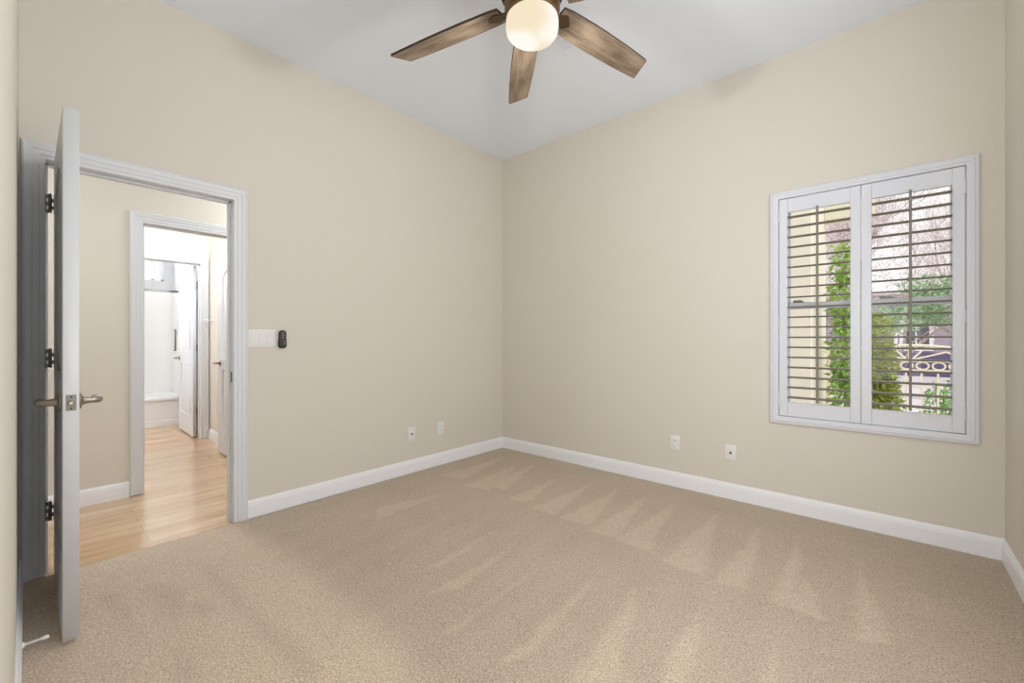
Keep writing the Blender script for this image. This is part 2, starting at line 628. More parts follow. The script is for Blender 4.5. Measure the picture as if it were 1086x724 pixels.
def build_carpet():
    gx0, gx1, gy0, gy1, st = -0.004, XR + 0.02, -5.0, 0.02, 0.014
    nx, ny = int((gx1 - gx0) / st) + 1, int((gy1 - gy0) / st) + 1
    xs, ys = np.linspace(gx0, gx1, nx), np.linspace(gy0, gy1, ny)
    X, Y = np.meshgrid(xs, ys)
    rng = np.random.default_rng(4)
    wob = blur(rng.normal(0, 1, X.shape), 12)
    wob = wob / wob.std() * 0.006
    nap = np.zeros(X.shape)
    ar = np.zeros(X.shape)
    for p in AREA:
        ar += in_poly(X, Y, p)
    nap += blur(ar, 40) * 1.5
    lt = np.zeros(X.shape)
    for p in LIGHT:
        lt = np.maximum(lt, in_poly(X + wob, Y + wob.T[:X.shape[0], :X.shape[1]] if wob.T.shape == X.shape else Y, p))
    nap += blur(lt, 1) * 0.9
    dk = np.zeros(X.shape)
    for p in DARK:
        dk = np.maximum(dk, in_poly(X + wob * 2, Y, p))
    nap -= blur(dk, 5) * 0.8
    # faint long sweeps of the vacuum across the middle of the room
    nap += 0.10 * np.sin((X * 1.0 + 0.12 * Y) * 2 * np.pi / 0.23) * ((Y < -1.2) & (Y > -2.5))
    # pile next to the walls stays unbrushed
    Z = blur(rng.normal(0, 1, X.shape), 1) * 0.0016 - 0.001
    Z -= 0.02 * np.clip((0.016 - X) / 0.02, 0, 1) ** 2
    verts = np.stack([X, Y, Z], -1).reshape(-1, 3)
    idx = np.arange(nx * ny).reshape(ny, nx)
    f = np.stack([idx[:-1, :-1], idx[:-1, 1:], idx[1:, 1:], idx[1:, :-1]], -1).reshape(-1, 4)
    me = bpy.data.meshes.new('floor')
    me.from_pydata(verts.tolist(), [], f.tolist())
    at = me.attributes.new('nap', 'FLOAT', 'POINT')
    at.data.foreach_set('value', nap.reshape(-1).astype(np.float32))
    me.polygons.foreach_set('use_smooth', [True] * len(me.polygons))
    me.materials.append(M['carpet'])
    o = bpy.data.objects.new('floor', me)
    COL.objects.link(o)
    tag(o, 'beige cut pile carpet with vacuum marks covering the bedroom floor', 'carpet', kind='structure')


build_carpet()
S('floor_hall', MB().box(-5.0, -0.004, -4.7, 0.4, -0.12, -0.010), M['oak'], 'light oak plank floor of the hall and bath', 'floor')
S('slab', MB().box(-0.004, XR + 0.3, -5.2, 0.15, -0.14, -0.03), M['paving'], 'concrete slab under the bedroom carpet', 'floor')
S('ceiling', MB().box(-0.115, XR + 0.15, -5.15, 0.15, H, H + 0.10), M['ceiling'], 'plain white bedroom ceiling', 'ceiling')
S('roof', MB().box(-5.2, XR + 1.7, -6.0, 0.55, H + 0.10, H + 0.22), M['rooftile'], 'unseen house roof above the bedroom, its flat eaves widened to block sun', 'roof')  # slab drawn out past the walls to keep sun off the added side window
S('ceiling_hall', MB().box(-5.1, -0.115, -4.8, 0.4, 2.6, 2.75), M['ceiling'], 'white ceiling of the hall and bath', 'ceiling')

# left wall with the door opening (a wall, a head over the opening)
w = MB()
w.box(-WT, 0, OY1 + 0.018, 0.0, -0.1, H)
w.box(-WT, 0, -5.0, OY0 - 0.018, -0.1, H)
w.box(-WT, 0, OY0 - 0.018, OY1 + 0.018, OH + 0.018, H)
S('wall_left', w, M['wall'], 'beige bedroom wall with the open doorway', 'wall')
w = MB()
w.box(-WT, WX0, 0, 0.15, -0.1, H)
w.box(WX1, XR + 0.15, 0, 0.15, -0.1, H)
w.box(WX0, WX1, 0, 0.15, -0.1, WZ0)
w.box(WX0, WX1, 0, 0.15, WZ1, H)
S('wall_back', w, M['wall'], 'beige bedroom wall with the shuttered window', 'wall')
SW = (-3.30, -1.00, 0.60, 2.30)     # added side window, out of view, opened for fill light
w = MB()
w.box(XR, XR + 0.15, SW[1], 0.0, -0.1, H)
w.box(XR, XR + 0.15, -5.0, SW[0], -0.1, H)
w.box(XR, XR + 0.15, SW[0], SW[1], -0.1, SW[2])
w.box(XR, XR + 0.15, SW[0], SW[1], SW[3], H)
S('wall_right', w, M['wall'], 'beige bedroom wall at the right edge beside the window wall', 'wall')
S('wall_front', MB().box(0, 2.5, YF - 0.115, YF, -0.03, H), M['wall'], 'narrow view of beige wall behind the open door', 'wall')
w = MB()
w.box(2.385, 2.5, -5.0, YF - 0.115, -0.03, H)
w.box(2.385, 2.58, -5.15, -5.0, -0.1, H)
w.box(3.46, XR + 0.15, -5.15, -5.0, -0.1, H)
w.box(2.58, 3.46, -5.15, -5.0, -0.1, 0.48)
w.box(2.58, 3.46, -5.15, -5.0, 2.22, H)
S('wall_alcove', w, M['wall'], 'beige walls of the bedroom alcove beside the right wall', 'wall')

# hall, vestibule and bath shell
HX = -1.114                # hall wall face
VY = -1.925                # vestibule right wall
EX = -2.896                # vestibule end wall
V0, V1 = -2.764, -1.985    # opening in the hall wall
B0, B1 = -2.80, -2.013     # opening in the end wall
w = MB()
w.box(HX - WT, HX, -4.7, V0 - 0.018, -0.1, 2.62)
w.box(HX - WT, HX, V1 + 0.018, 0.4, -0.1, 2.62)
w.box(HX - WT, HX, V0 - 0.018, V1 + 0.018, OH + 0.018, 2.62)
S('wall_hall', w, M['hall_wall'], 'beige hall wall facing the bedroom doorway', 'wall')
S('wall_hall_ends', MB().box(HX, -WT, -4.8, -4.7, -0.1, 2.62).box(HX, -WT, 0.3, 0.4, -0.1, 2.62), M['hall_wall'], 'end walls of the hall', 'wall')
w = MB()
w.box(EX, HX - WT, VY, VY + 0.1, -0.1, 2.62)
w.box(EX, HX - WT, -3.5, -3.4, -0.1, 2.62)
S('wall_vestibule', w, M['hall_wall'], 'beige vestibule side wall beyond the hall', 'wall')
w = MB()
w.box(EX - WT, EX, -3.5, B0 - 0.018, -0.1, 2.62)
w.box(EX - WT, EX, B1 + 0.018, VY + 0.1, -0.1, 2.62)
w.box(EX - WT, EX, B0 - 0.018, B1 + 0.018, OH + 0.018, 2.62)
S('wall_vestibule_end', w, M['hall_wall'], 'beige end wall around the bathroom doorway', 'wall')
BX = -4.85
BW = (-2.95, -2.02, 1.99, 2.42)
w = MB()
w.box(BX - 0.12, BX, BW[1], -1.80, -0.1, 2.62)
w.box(BX - 0.12, BX, -3.6, BW[0], -0.1, 2.62)
w.box(BX - 0.12, BX, BW[0], BW[1], -0.1, BW[2])
w.box(BX - 0.12, BX, BW[0], BW[1], BW[3], 2.62)
S('wall_bath_back', w, M['bath_wall'], 'white bathroom wall above the tub', 'wall')
S('wall_bath_sides', MB().box(BX, EX - WT, -1.90, -1.80, -0.1, 2.62).box(BX, EX - WT, -3.6, -3.5, -0.1, 2.62), M['bath_wall'], 'white bathroom side walls', 'wall')

# ------------------------------------------------------------------ trim profiles
BASE = [(0, 0), (0.0135, 0), (0.0135, 0.083), (0.0115, 0.088), (0.0115, 0.096), (0.0085, 0.101), (0.006, 0.111), (0.003, 0.113), (0, 0.113)]
CASE = [(0, 0), (0, 0.009), (0.004, 0.012), (0.018, 0.012), (0.021, 0.0155), (0.041, 0.0155), (0.045, 0.019), (0.062, 0.0205), (0.068, 0.023), (0.074, 0.021), (0.078, 0.015), (0.078, 0)]


def baseboard(name, pts, label, z0=0.0):
    """pts: floor path with the room on its left; mitred at the bends"""
    pts = [Vector((p[0], p[1], 0)) for p in pts]
    rows = []
    for i, p in enumerate(pts):
        d0 = (p - pts[i - 1]).normalized() if i > 0 else None
        d1 = (pts[i + 1] - p).normalized() if i < len(pts) - 1 else None
        n0 = Vector((-d0.y, d0.x, 0)) if d0 else None
        n1 = Vector((-d1.y, d1.x, 0)) if d1 else None
        if n0 is None or n1 is None:
            nn = n0 or n1
        else:
            nn = n0 + n1
            nn = nn / (nn.dot(n0))
        rows.append([p + nn * u + Vector((0, 0, v + z0)) for u, v in BASE])
    S(name, MB().sweep(rows, False), M['trim'], label, 'baseboard')


baseboard('baseboard_left', [(0, 0), (0, OY1 + 0.079)], 'white baseboard along the doorway wall')
baseboard('baseboard_back', [(XR, 0), (0, 0)], 'white baseboard below the shuttered window')
baseboard('baseboard_right', [(XR, -5.0), (XR, 0)], 'white baseboard on the wall at the right edge')
baseboard('baseboard_front', [(0.0, YF), (2.5, YF)], 'white baseboard on the wall behind the open door')
baseboard('baseboard_hall', [(HX, V0 - 0.079), (HX, -4.7)], 'white baseboard on the hall wall beside the vestibule casing', -0.01)
baseboard('baseboard_vestibule', [(HX - WT, VY), (EX, VY)], 'white baseboard on the vestibule side wall', -0.01)


def casing_x(mb, x, sgn, y0, y1, h, z0=0.0, prof=CASE):
    """door casing on a wall face x=const around opening y0..y1, height h, standing out towards sgn"""
    rows = [[(x + sgn * v, y0 - u, z0) for u, v in prof], [(x + sgn * v, y0 - u, h + u) for u, v in prof],
            [(x + sgn * v, y1 + u, h + u) for u, v in prof], [(x + sgn * v, y1 + u, z0) for u, v in prof]]
    mb.sweep([[Vector(p) for p in r] for r in rows], False)


def jamb_x(mb, xa, xb, y0, y1, h, z0, stop=None, s0=0.012, s1=0.012):
    mb.box(xa, xb, y0 - 0.018, y0, z0, h)
    mb.box(xa, xb, y1, y1 + 0.018, z0, h)
    mb.box(xa, xb, y0 - 0.018, y1 + 0.018, h, h + 0.018)
    if stop:
        mb.box(stop[0], stop[1], y0, y0 + s0, z0, h, 0.002, 1)
        mb.box(stop[0], stop[1], y1 - s1, y1, z0, h, 0.002, 1)
        mb.box(stop[0], stop[1], y0, y1, h - 0.012, h, 0.002, 1)


# bedroom door frame
t1 = thing('trim_1', (0, -2.88, 0), 'white stepped casing and jamb around the bedroom doorway', 'door frame', kind='structure')
mb = MB()
casing_x(mb, 0.0, 1, OY0, OY1, OH)
mb.build('casing', M['casing'], t1)
mb = MB()
casing_x(mb, -WT, -1, OY0, OY1, OH, -0.01)
mb.build('casing', M['casing'], t1)
mb = MB()
jamb_x(mb, -WT, 0.0, OY0, OY1, OH, -0.012, (-0.085, -0.050), 0.010, 0.012)
mb.build('jamb', M['casing'], t1)
sp = MB().box(-0.046, -0.018, OY1 - 0.0022, OY1, 0.875, 0.94, 0.001, 1).build('strike_plate', M['steel'], t1)
sp['label'] = 'small steel strike plate'
t2 = thing('trim_2', (HX, -2.4, 0), 'white casing on the hall wall around the vestibule opening', 'door frame', kind='structure')
mb = MB()
casing_x(mb, HX, 1, V0, V1, OH, -0.005)
mb.build('casing', M['casing'], t2)
mb = MB()
jamb_x(mb, HX - WT, HX, V0, V1, OH, -0.012, (HX - 0.07, HX - 0.035))
mb.build('jamb', M['casing'], t2)
mb = MB()
casing_x(mb, HX - WT, -1, V0, V1 - 0.0, OH, -0.005, [(u * 0.55, v) for u, v in CASE])
mb.build('casing', M['casing'], t2)
t3 = thing('trim_3', (EX, -2.4, 0), 'white casing around the bathroom doorway at the vestibule end', 'door frame', kind='structure')
mb = MB()
casing_x(mb, EX, 1, B0, B1, OH, -0.005)
mb.build('casing', M['casing'], t3)
mb = MB()
jamb_x(mb, EX - WT, EX, B0, B1, OH, -0.012, (EX - 0.065, EX - 0.03))
mb.build('jamb', M['casing'], t3)


# ------------------------------------------------------------------ panel doors
def arch_pts(x0, x1, z0, z1, rise, n=18):
    """panel outline with a segmental arched top: z1 at the shoulders, z1+rise at the middle"""
    p = [(x0, z0), (x1, z0), (x1, z1)]
    xm, hw = (x0 + x1) / 2, (x1 - x0) / 2
    for k in range(1, n):
        a = math.pi * k / n
        p.append((xm + hw * math.cos(a), z1 + rise * math.sin(a) ** 1.4))
    p.append((x0, z1))
    return p


def inset_poly(pts, d):
    c = []
    n = len(pts)
    for i in range(n):
        p0, p, p1 = Vector(pts[i - 1]), Vector(pts[i]), Vector(pts[(i + 1) % n])
        e0, e1 = (p - p0).normalized(), (p1 - p).normalized()
        n0, n1 = Vector((-e0.y, e0.x)), Vector((-e1.y, e1.x))
        m = n0 + n1
        m = m / max(m.dot(n0), 0.3)
        c.append((p.x + m.x * d, p.y + m.y * d))
    return c


def panel_door(parent, x0, y0, ux, uy, width, z0, height, thick=0.0445):
    """slab from hinge corner (x0,y0) along unit (ux,uy); the thickness extends to the left of that direction"""
    outline = [(0, 0), (width, 0), (width, height), (0, height)]
    st = 0.115
    up = arch_pts(st, width - st, 0.985 - z0, height - 0.245, 0.105)
    lo = [(st, 0.215), (width - st, 0.215), (width - st, 0.86 - z0), (st, 0.86 - z0)]
    hx = -uy
    hy = ux
    mtx = Matrix(((ux, 0, hx, x0 + hx * thick / 2), (uy, 0, hy, y0 + hy * thick / 2), (0, 1, 0, z0), (0, 0, 0, 1)))

    def part(name, spl, half, bev):
        me = flat_mesh(spl, half, bev)
        me.transform(mtx)
        me.materials.append(M['door'])
        b = bmesh.new()
        b.from_mesh(me)
        bmesh.ops.recalc_face_normals(b, faces=list(b.faces))
        b.to_mesh(me)
        b.free()
        return link(name, me, parent)

    part('slab', [outline, up, lo], thick / 2, 0.002)
    for nm, pl in (('arched_panel', up), ('lower_panel', lo)):
        pn = part(nm, [inset_poly(pl, -0.004)], 0.008, 0.0)
        # moulding ring round the panel and the raised field
        me = flat_mesh([inset_poly(pl, -0.001), inset_poly(pl, 0.02)], 0.0175, 0.005)
        me.transform(mtx)
        me.materials.append(M['door'])
        link('moulding', me, pn)
        me = flat_mesh([inset_poly(pl, 0.05)], 0.0165, 0.007, 1)
        me.transform(mtx)
        me.materials.append(M['door'])
        link('raised_field', me, pn)


def lever(parent, base, out, along, label=None, L=0.105):
    """lever handle: base point on the door face, out = unit normal, along = lever direction"""
    b, o, a = Vector(base), Vector(out), Vector(along)
    up = Vector((0, 0, 1))
    h = MB()
    p0 = b + o * 0.008
    r = 1.3
    pts = [p0, b + o * 0.02, b + o * 0.040, b + o * 0.052 + a * 0.006, b + o * 0.058 + a * 0.02, b + o * 0.058 + a * 0.05, b + o * 0.056 + a * 0.085, b + o * 0.052 + a * (L)]
    h.tube(pts, [k_ * r for k_ in (0.016, 0.011, 0.0095, 0.0105, 0.0105, 0.0095, 0.0095, 0.0085)], 14)
    ob = h.build('lever_handle', M['nickel'], parent, True)
    if label:
        ob['label'] = label
    q = MB().lathe([(0.0, 0.0), (0.032, 0.0), (0.033, 0.003), (0.031, 0.007), (0.022, 0.011), (0.014, 0.014), (0.0, 0.014)], b, o, 28)
    q.build('rosette', M['nickel'], ob, True)
    return ob


def hinge(parent, x, y, z, jamb_y, door_y, h=0.089):
    m = MB()
    n = 5
    seg = h / n
    for k in range(n):
        za = z - h / 2 + k * seg
        m.lathe([(0.0, 0.0005), (0.0065, 0.0005), (0.0065, seg - 0.0005), (0.0, seg - 0.0005)], (x, y, za), (0, 0, 1), 12)
        if k % 2 == 0:
            m.box(x - 0.010, x - 0.006, jamb_y, y, za, za + seg)
        else:
            m.box(x - 0.010, x - 0.006, y, door_y, za, za + seg)
    m.box(x - 0.05, x - 0.006, jamb_y, jamb_y + 0.0022, z - h / 2, z + h / 2)
    m.box(x - 0.0085, x - 0.0063, door_y - 0.001, door_y + 0.04, z - h / 2, z + h / 2)
    m.lathe([(0, 0), (0.005, 0.0), (0.004, 0.005), (0, 0.006)], (x, y, z + h / 2), (0, 0, 1), 10)
    return m.build('hinge', M['steel'], parent, True)


DY = -3.253
d1 = thing('door_1', (0.0, DY, 0.018), 'white arched two panel bedroom door standing open, edge on', 'door', kind='structure')
panel_door(d1, -0.004, DY, 1, 0, 0.778, 0.018, 1.992)
lever(d1, (0.714, DY, 0.906), (0, -1, 0), (-1, 0, 0), 'satin nickel lever on the side facing the wall')
lever(d1, (0.714, DY + 0.0445, 0.906), (0, 1, 0), (-1, 0, 0), 'satin nickel lever on the side facing the doorway')
lp = MB().box(0.7738, 0.7758, DY + 0.0085, DY + 0.036, 0.877, 0.936, 0.0008, 1)
lp = lp.build('latch_plate', M['steel'], d1)
MB().lathe([(0.0, 0.0), (0.0092, 0.0), (0.0092, 0.006), (0.006, 0.0095), (0, 0.0095)], (0.7755, DY + 0.0222, 0.906), (1, 0, 0), 20).build('latch_bolt', M['nickel'], lp, True)
for zz in (0.885, 0.928):
    MB().lathe([(0, 0), (0.0036, 0), (0.003, 0.001), (0, 0.0012)], (0.7757, DY + 0.0222, zz), (1, 0, 0), 10).build('screw', M['slot'], lp)
for zz in (1.806, 1.051, 0.306):
    hinge(d1, 0.004, DY - 0.0125, zz, OY0, DY)

# vestibule door, folded back along the side wall
d2 = thing('door_2', (HX - WT - 0.02, -1.985, 0.0), 'white arched panel door folded back along the vestibule wall', 'door', kind='structure')
panel_door(d2, HX - WT - 0.010, -1.987, -0.99907, -0.0431, 0.81, 0.006, 2.0, 0.035)
lever(d2, (HX - WT - 0.755, -2.0537, 0.91), (0, -1, 0), (1, 0, 0))
# bathroom door, open into the bath
d3 = thing('door_3', (EX - WT - 0.02, B1, 0.0), 'white arched panel bathroom door open beside the tub', 'door', kind='structure')
panel_door(d3, EX - WT - 0.005, B1 - 0.012, -0.9998, 0.018, 0.782, 0.006, 2.0, 0.035)
lever(d3, (EX - WT - 0.72, B1 - 0.034, 0.91), (0, -1, 0), (1, 0, 0))
for zz in (1.78, 1.05, 0.30):
    MB().box(EX - WT + 0.001, EX - WT + 0.035, B1 - 0.004, B1 - 0.0005, zz - 0.045, zz + 0.045).lathe([(0, 0), (0.006, 0), (0.006, 0.09), (0, 0.09)], (EX - WT - 0.004, B1 - 0.008, zz - 0.045), (0, 0, 1), 10).build('hinge', M['steel'], d3)

# ------------------------------------------------------------------ window, shutters
win = thing('window_1', ((WX0 + WX1) / 2, 0.1, WZ0), 'white vinyl single hung window behind the plantation shutters', 'window', kind='structure')
fr = MB()
for (a, b, c, d) in ((WX0, WX0 + 0.035, WZ0, WZ1), (WX1 - 0.035, WX1, WZ0, WZ1), (WX0, WX1, WZ0, WZ0 + 0.04), (WX0, WX1, WZ1 - 0.035, WZ1)):
    fr.box(a, b, 0.082, 0.145, c, d, 0.003, 1)
fr.build('window_frame', M['vinyl'], win)


def sash(name, ya, yb, z0, z1):
    s = MB()
    a, b = WX0 + 0.03, WX1 - 0.03
    for (p, q, c, d) in ((a, a + 0.032, z0, z1), (b - 0.032, b, z0, z1), (a, b, z0, z0 + 0.036), (a, b, z1 - 0.034, z1)):
        s.box(p, q, ya, yb, c, d, 0.003, 1)
    o = s.build(name, M['vinyl'], win)
    MB().box(a + 0.03, b - 0.03, (ya + yb) / 2 - 0.002, (ya + yb) / 2 + 0.002, z0 + 0.034, z1 - 0.032).build('pane', M['glass'], o)
    return o


ls = sash('lower_sash', 0.086, 0.112, WZ0 + 0.035, 1.392)
sash('upper_sash', 0.116, 0.140, 1.350, WZ1 - 0.03)
for xx in (2.622, 3.066):
    lk = MB().box(xx - 0.03, xx + 0.03, 0.082, 0.112, 1.392, 1.400, 0.002, 1).box(xx - 0.028, xx + 0.02, 0.080, 0.090, 1.399, 1.407, 0.002, 1).build('sash_lock', M['steel'], win)
    lk['label'] = 'grey sash lock on the meeting rail'
# drywall-return liner
MB().box(WX0 - 0.001, WX0 + 0.006, 0.0, 0.085, WZ0, WZ1).box(WX1 - 0.006, WX1 + 0.001, 0.0, 0.085, WZ0, WZ1).box(WX0, WX1, 0.0, 0.085, WZ0 - 0.001, WZ0 + 0.006).box(WX0, WX1, 0.0, 0.085, WZ1 - 0.006, WZ1 + 0.001).build('window_reveal', M['trim'], win)

# shutter frame on the wall
SFP = [(0.0, 0.03), (0.0, -0.018), (0.004, -0.022), (0.016, -0.022), (0.019, -0.025), (0.030, -0.025), (0.034, -0.022), (0.046, -0.020), (0.051, -0.014), (0.051, 0.0), (0.014, 0.0), (0.014, 0.03)]
PX0, PX1, PZ0, PZ1 = 2.525, 3.389, 0.634, 2.078
sfr = MB()
rows = []
for (cx_, cz_, sx, sz) in ((PX0, PZ0, -1, -1), (PX0, PZ1, -1, 1), (PX1, PZ1, 1, 1), (PX1, PZ0, 1, -1)):
    rows.append([Vector((cx_ + sx * u, v, cz_ + sz * u)) for u, v in SFP])
sfr.sweep(rows, True)
o = sfr.build('trim_4', M['shutter'])
tag(o, 'white moulded frame on the wall around both plantation shutter panels', 'window frame', kind='structure')


def shutter_panel(x0, x1, label, hinge_left):
    z0, z1 = PZ0 + 0.003, PZ1 - 0.003
    ya, yb = -0.017, 0.011
    t = thing('plantation_shutter', ((x0 + x1) / 2, -0.003, z0), label, 'shutter', 'plantation shutter panels in the window')
    sw = 0.049
    rz0, rz1 = 0.729, 1.984
    for a, b in ((x0, x0 + sw), (x1 - sw, x1)):
        MB().box(a, b, ya, yb, z0, z1, 0.0025, 1).build('stile', M['shutter'], t)
    MB().box(x0 + sw, x1 - sw, ya + 0.004, yb - 0.004, rz1, z1, 0.0015, 1).build('top_rail', M['shutter'], t)
    MB().box(x0 + sw, x1 - sw, ya + 0.004, yb - 0.004, z0, rz0, 0.0015, 1).build('bottom_rail', M['shutter'], t)
    n = 19
    pitch = (rz1 - rz0) / n
    sec = []
    for k in range(16):
        a = 2 * math.pi * k / 16
        sec.append((0.0318 * math.copysign(abs(math.cos(a)) ** 0.8, math.cos(a)), 0.0052 * math.copysign(abs(math.sin(a)) ** 0.75, math.sin(a))))
    tilt = math.radians(3)
    first = None
    for k in range(n):
        zc = rz0 + pitch * (k + 0.5)
        if first is None:
            m = MB()
            pts = [(y * math.cos(tilt) - z * math.sin(tilt), y * math.sin(tilt) + z * math.cos(tilt)) for y, z in sec]
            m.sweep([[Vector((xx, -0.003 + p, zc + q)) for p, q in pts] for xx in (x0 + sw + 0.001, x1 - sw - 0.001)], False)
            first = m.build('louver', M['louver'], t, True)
            xm = (x0 + x1) / 2
            fs = MB().box(xm - 0.0012, xm + 0.0012, -0.041, -0.033, zc - 0.004, zc - 0.001).build('staple', M['steel'], first)
        else:
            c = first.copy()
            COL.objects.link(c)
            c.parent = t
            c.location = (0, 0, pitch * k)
            c2 = fs.copy()
            COL.objects.link(c2)
            c2.parent = c
    xm = (x0 + x1) / 2
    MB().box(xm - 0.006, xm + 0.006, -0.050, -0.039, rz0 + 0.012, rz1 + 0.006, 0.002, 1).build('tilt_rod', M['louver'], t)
    hx = x0 + 0.002 if hinge_left else x1 - 0.002
    for zz in (z1 - 0.11, (z0 + z1) / 2 + (-0.09), z0 + 0.11):
        MB().lathe([(0, 0), (0.0045, 0), (0.0045, 0.075), (0, 0.075)], (hx, -0.020, zz - 0.037), (0, 0, 1), 10).build('hinge', M['shutter'], t, True)
    return t


shutter_panel(2.528, 2.9505, 'white plantation shutter panel with the stucco wall showing through its louvers', True)
shutter_panel(2.9535, 3.386, 'white plantation shutter panel with the garden gate showing through its louvers', False)

# made-up side window, unseen beside the camera, added to light the room
w2 = thing('added_window_side', (XR + 0.08, (SW[0] + SW[1]) / 2, SW[2]), 'wide white framed side window, unseen, added to light the bedroom', 'window', kind='structure')
m = MB()
for (a, b, c, d) in ((SW[0], SW[0] + 0.045, SW[2], SW[3]), (SW[1] - 0.045, SW[1], SW[2], SW[3]), (SW[0], SW[1], SW[2], SW[2] + 0.045), (SW[0], SW[1], SW[3] - 0.045, SW[3]), (-2.17, -2.13, SW[2], SW[3])):
    m.box(XR + 0.09, XR + 0.14, a, b, c, d, 0.003, 1)
m.build('window_frame', M['vinyl'], w2)
w4 = thing('added_window_rear', (3.02, -5.08, 0.48), 'white framed rear alcove window, unseen, added to light the bedroom', 'window', kind='structure')  # invented rear window, out of view, holds a fill light
m = MB()
for (a, b, c, d) in ((2.58, 2.62, 0.48, 2.22), (3.42, 3.46, 0.48, 2.22), (2.58, 3.46, 0.48, 0.52), (2.58, 3.46, 2.18, 2.22), (2.58, 3.46, 1.33, 1.37)):
    m.box(a, b, -5.14, -5.09, c, d, 0.003, 1)
m.build('window_frame', M['vinyl'], w4)
# bath window
w3 = thing('window_3', (BX - 0.06, (BW[0] + BW[1]) / 2, BW[2]), 'small high bright bathroom window above the tub', 'window', kind='structure')
m = MB()
for (a, b, c, d) in ((BW[0], BW[0] + 0.03, BW[2], BW[3]), (BW[1] - 0.03, BW[1], BW[2], BW[3]), (BW[0], BW[1], BW[2], BW[2] + 0.03), (BW[0], BW[1], BW[3] - 0.03, BW[3]), (-2.16, -2.125, BW[2], BW[3])):
    m.box(BX - 0.10, BX - 0.05, a, b, c, d, 0.003, 1)
m.build('window_frame', M['vinyl'], w3)
MB().box(BX - 0.078, BX - 0.074, BW[0] + 0.02, BW[1] - 0.02, BW[2] + 0.02, BW[3] - 0.02).build('pane', M['glass'], w3)

# ------------------------------------------------------------------ ceiling fan
FX, FY = 1.9, -1.874
fan = thing('ceiling_fan', (FX, FY, H), 'six blade weathered wood ceiling fan with a lit opal globe', 'ceiling fan')
MB().lathe([(0, 0), (0.075, 0), (0.075, -0.012), (0.066, -0.035), (0.040, -0.06), (0.018, -0.068), (0, -0.068)], (FX, FY, H), (0, 0, 1), 40).build('canopy', M['bronze'], fan, True)
MB().lathe([(0, 0), (0.0125, 0), (0.0125, 0.16), (0, 0.16)], (FX, FY, 2.835), (0, 0, 1), 20).build('downrod', M['bronze'], fan, True)
MB().lathe([(0, 2.865), (0.028, 2.865), (0.034, 2.835), (0.09, 2.815), (0.135, 2.785), (0.148, 2.74), (0.148, 2.685), (0.138, 2.655), (0.10, 2.635), (0, 2.635)], (FX, FY, 0), (0, 0, 1), 48).build('motor_housing', M['bronze'], fan, True)
MB().lathe([(0, 2.645), (0.098, 2.645), (0.112, 2.625), (0.121, 2.615), (0.121, 2.585), (0.116, 2.560), (0.106, 2.552), (0, 2.552)], (FX, FY, 0), (0, 0, 1), 48).build('light_fitter', M['bronze'], fan, True)
gp = [(0.106, 2.556), (0.113, 2.548), (0.1155, 2.533), (0.1155, 2.508), (0.1125, 2.491), (0.103, 2.478), (0.083, 2.470), (0.053, 2.4655), (0.025, 2.4635), (0, 2.463)]
MB().lathe([(0, 2.556)] + gp, (FX, FY, 0), (0, 0, 1), 48).build('globe', globe_mat([(-0.06, -0.005, -0.585), (0.075, 0.035, -0.52)]), fan, True)
light('fan_bulb', 'POINT', (FX, FY, 2.42), 20, (1.0, 0.965, 0.91), radius=0.04)

# blade outline in its own frame: x outwards, y across
bo = []
R0, R1 = 0.150, 0.765
stations = [(0.0, 0.054), (0.08, 0.061), (0.30, 0.066), (0.50, 0.0665), (0.70, 0.065), (0.88, 0.061), (1.0, 0.058)]
bo += [(R0 + (R1 - R0) * s, -w_) for s, w_ in stations[:-1]]
bo += [(R1 - 0.016, -0.0575), (R1 - 0.013, -0.055), (R1 + 0.024, 0.053), (R1 + 0.021, 0.0565)]
bo += [(R0 + (R1 - R0) * s, w_) for s, w_ in reversed(stations[:-1])]
PITCH = math.radians(-13)
for ang in (-167.5, 135.2, 78.6, 17.5, -43.5, -105):
    me = flat_mesh([bo], 0.0055, 0.0, 1)
    a = math.radians(ang)
    mt = Matrix.Rotation(a, 4, 'Z') @ Matrix.Rotation(PITCH, 4, 'X')
    # blade mesh stays in its own frame so the grain follows it
    me.materials.append(M['blade'])
    me.materials.append(M['blade_edge'])
    for p_ in me.polygons:
        p_.material_index = 0 if abs(p_.normal.z) > 0.5 else 1
    ob = bpy.data.objects.new('blade', me)
    COL.objects.link(ob)
    ob.parent = fan
    ob.matrix_basis = Matrix.Translation((0, 0, 2.625 - H)) @ mt
    # bracket (iron) that carries the blade
    bm_ = flat_mesh([[(0.095, -0.022), (0.150, -0.020), (0.185, -0.038), (0.225, -0.006), (0.225, 0.006), (0.185, 0.038), (0.150, 0.020), (0.095, 0.022)]], 0.003, 0.001, 1)
    bm_.transform(Matrix.Translation((0, 0, -0.0076)))
    bm_.materials.append(M['bronze_dark'])
    br = bpy.data.objects.new('blade_bracket', bm_)
    COL.objects.link(br)
    br.parent = ob
    br['label'] = 'dark bronze bracket'

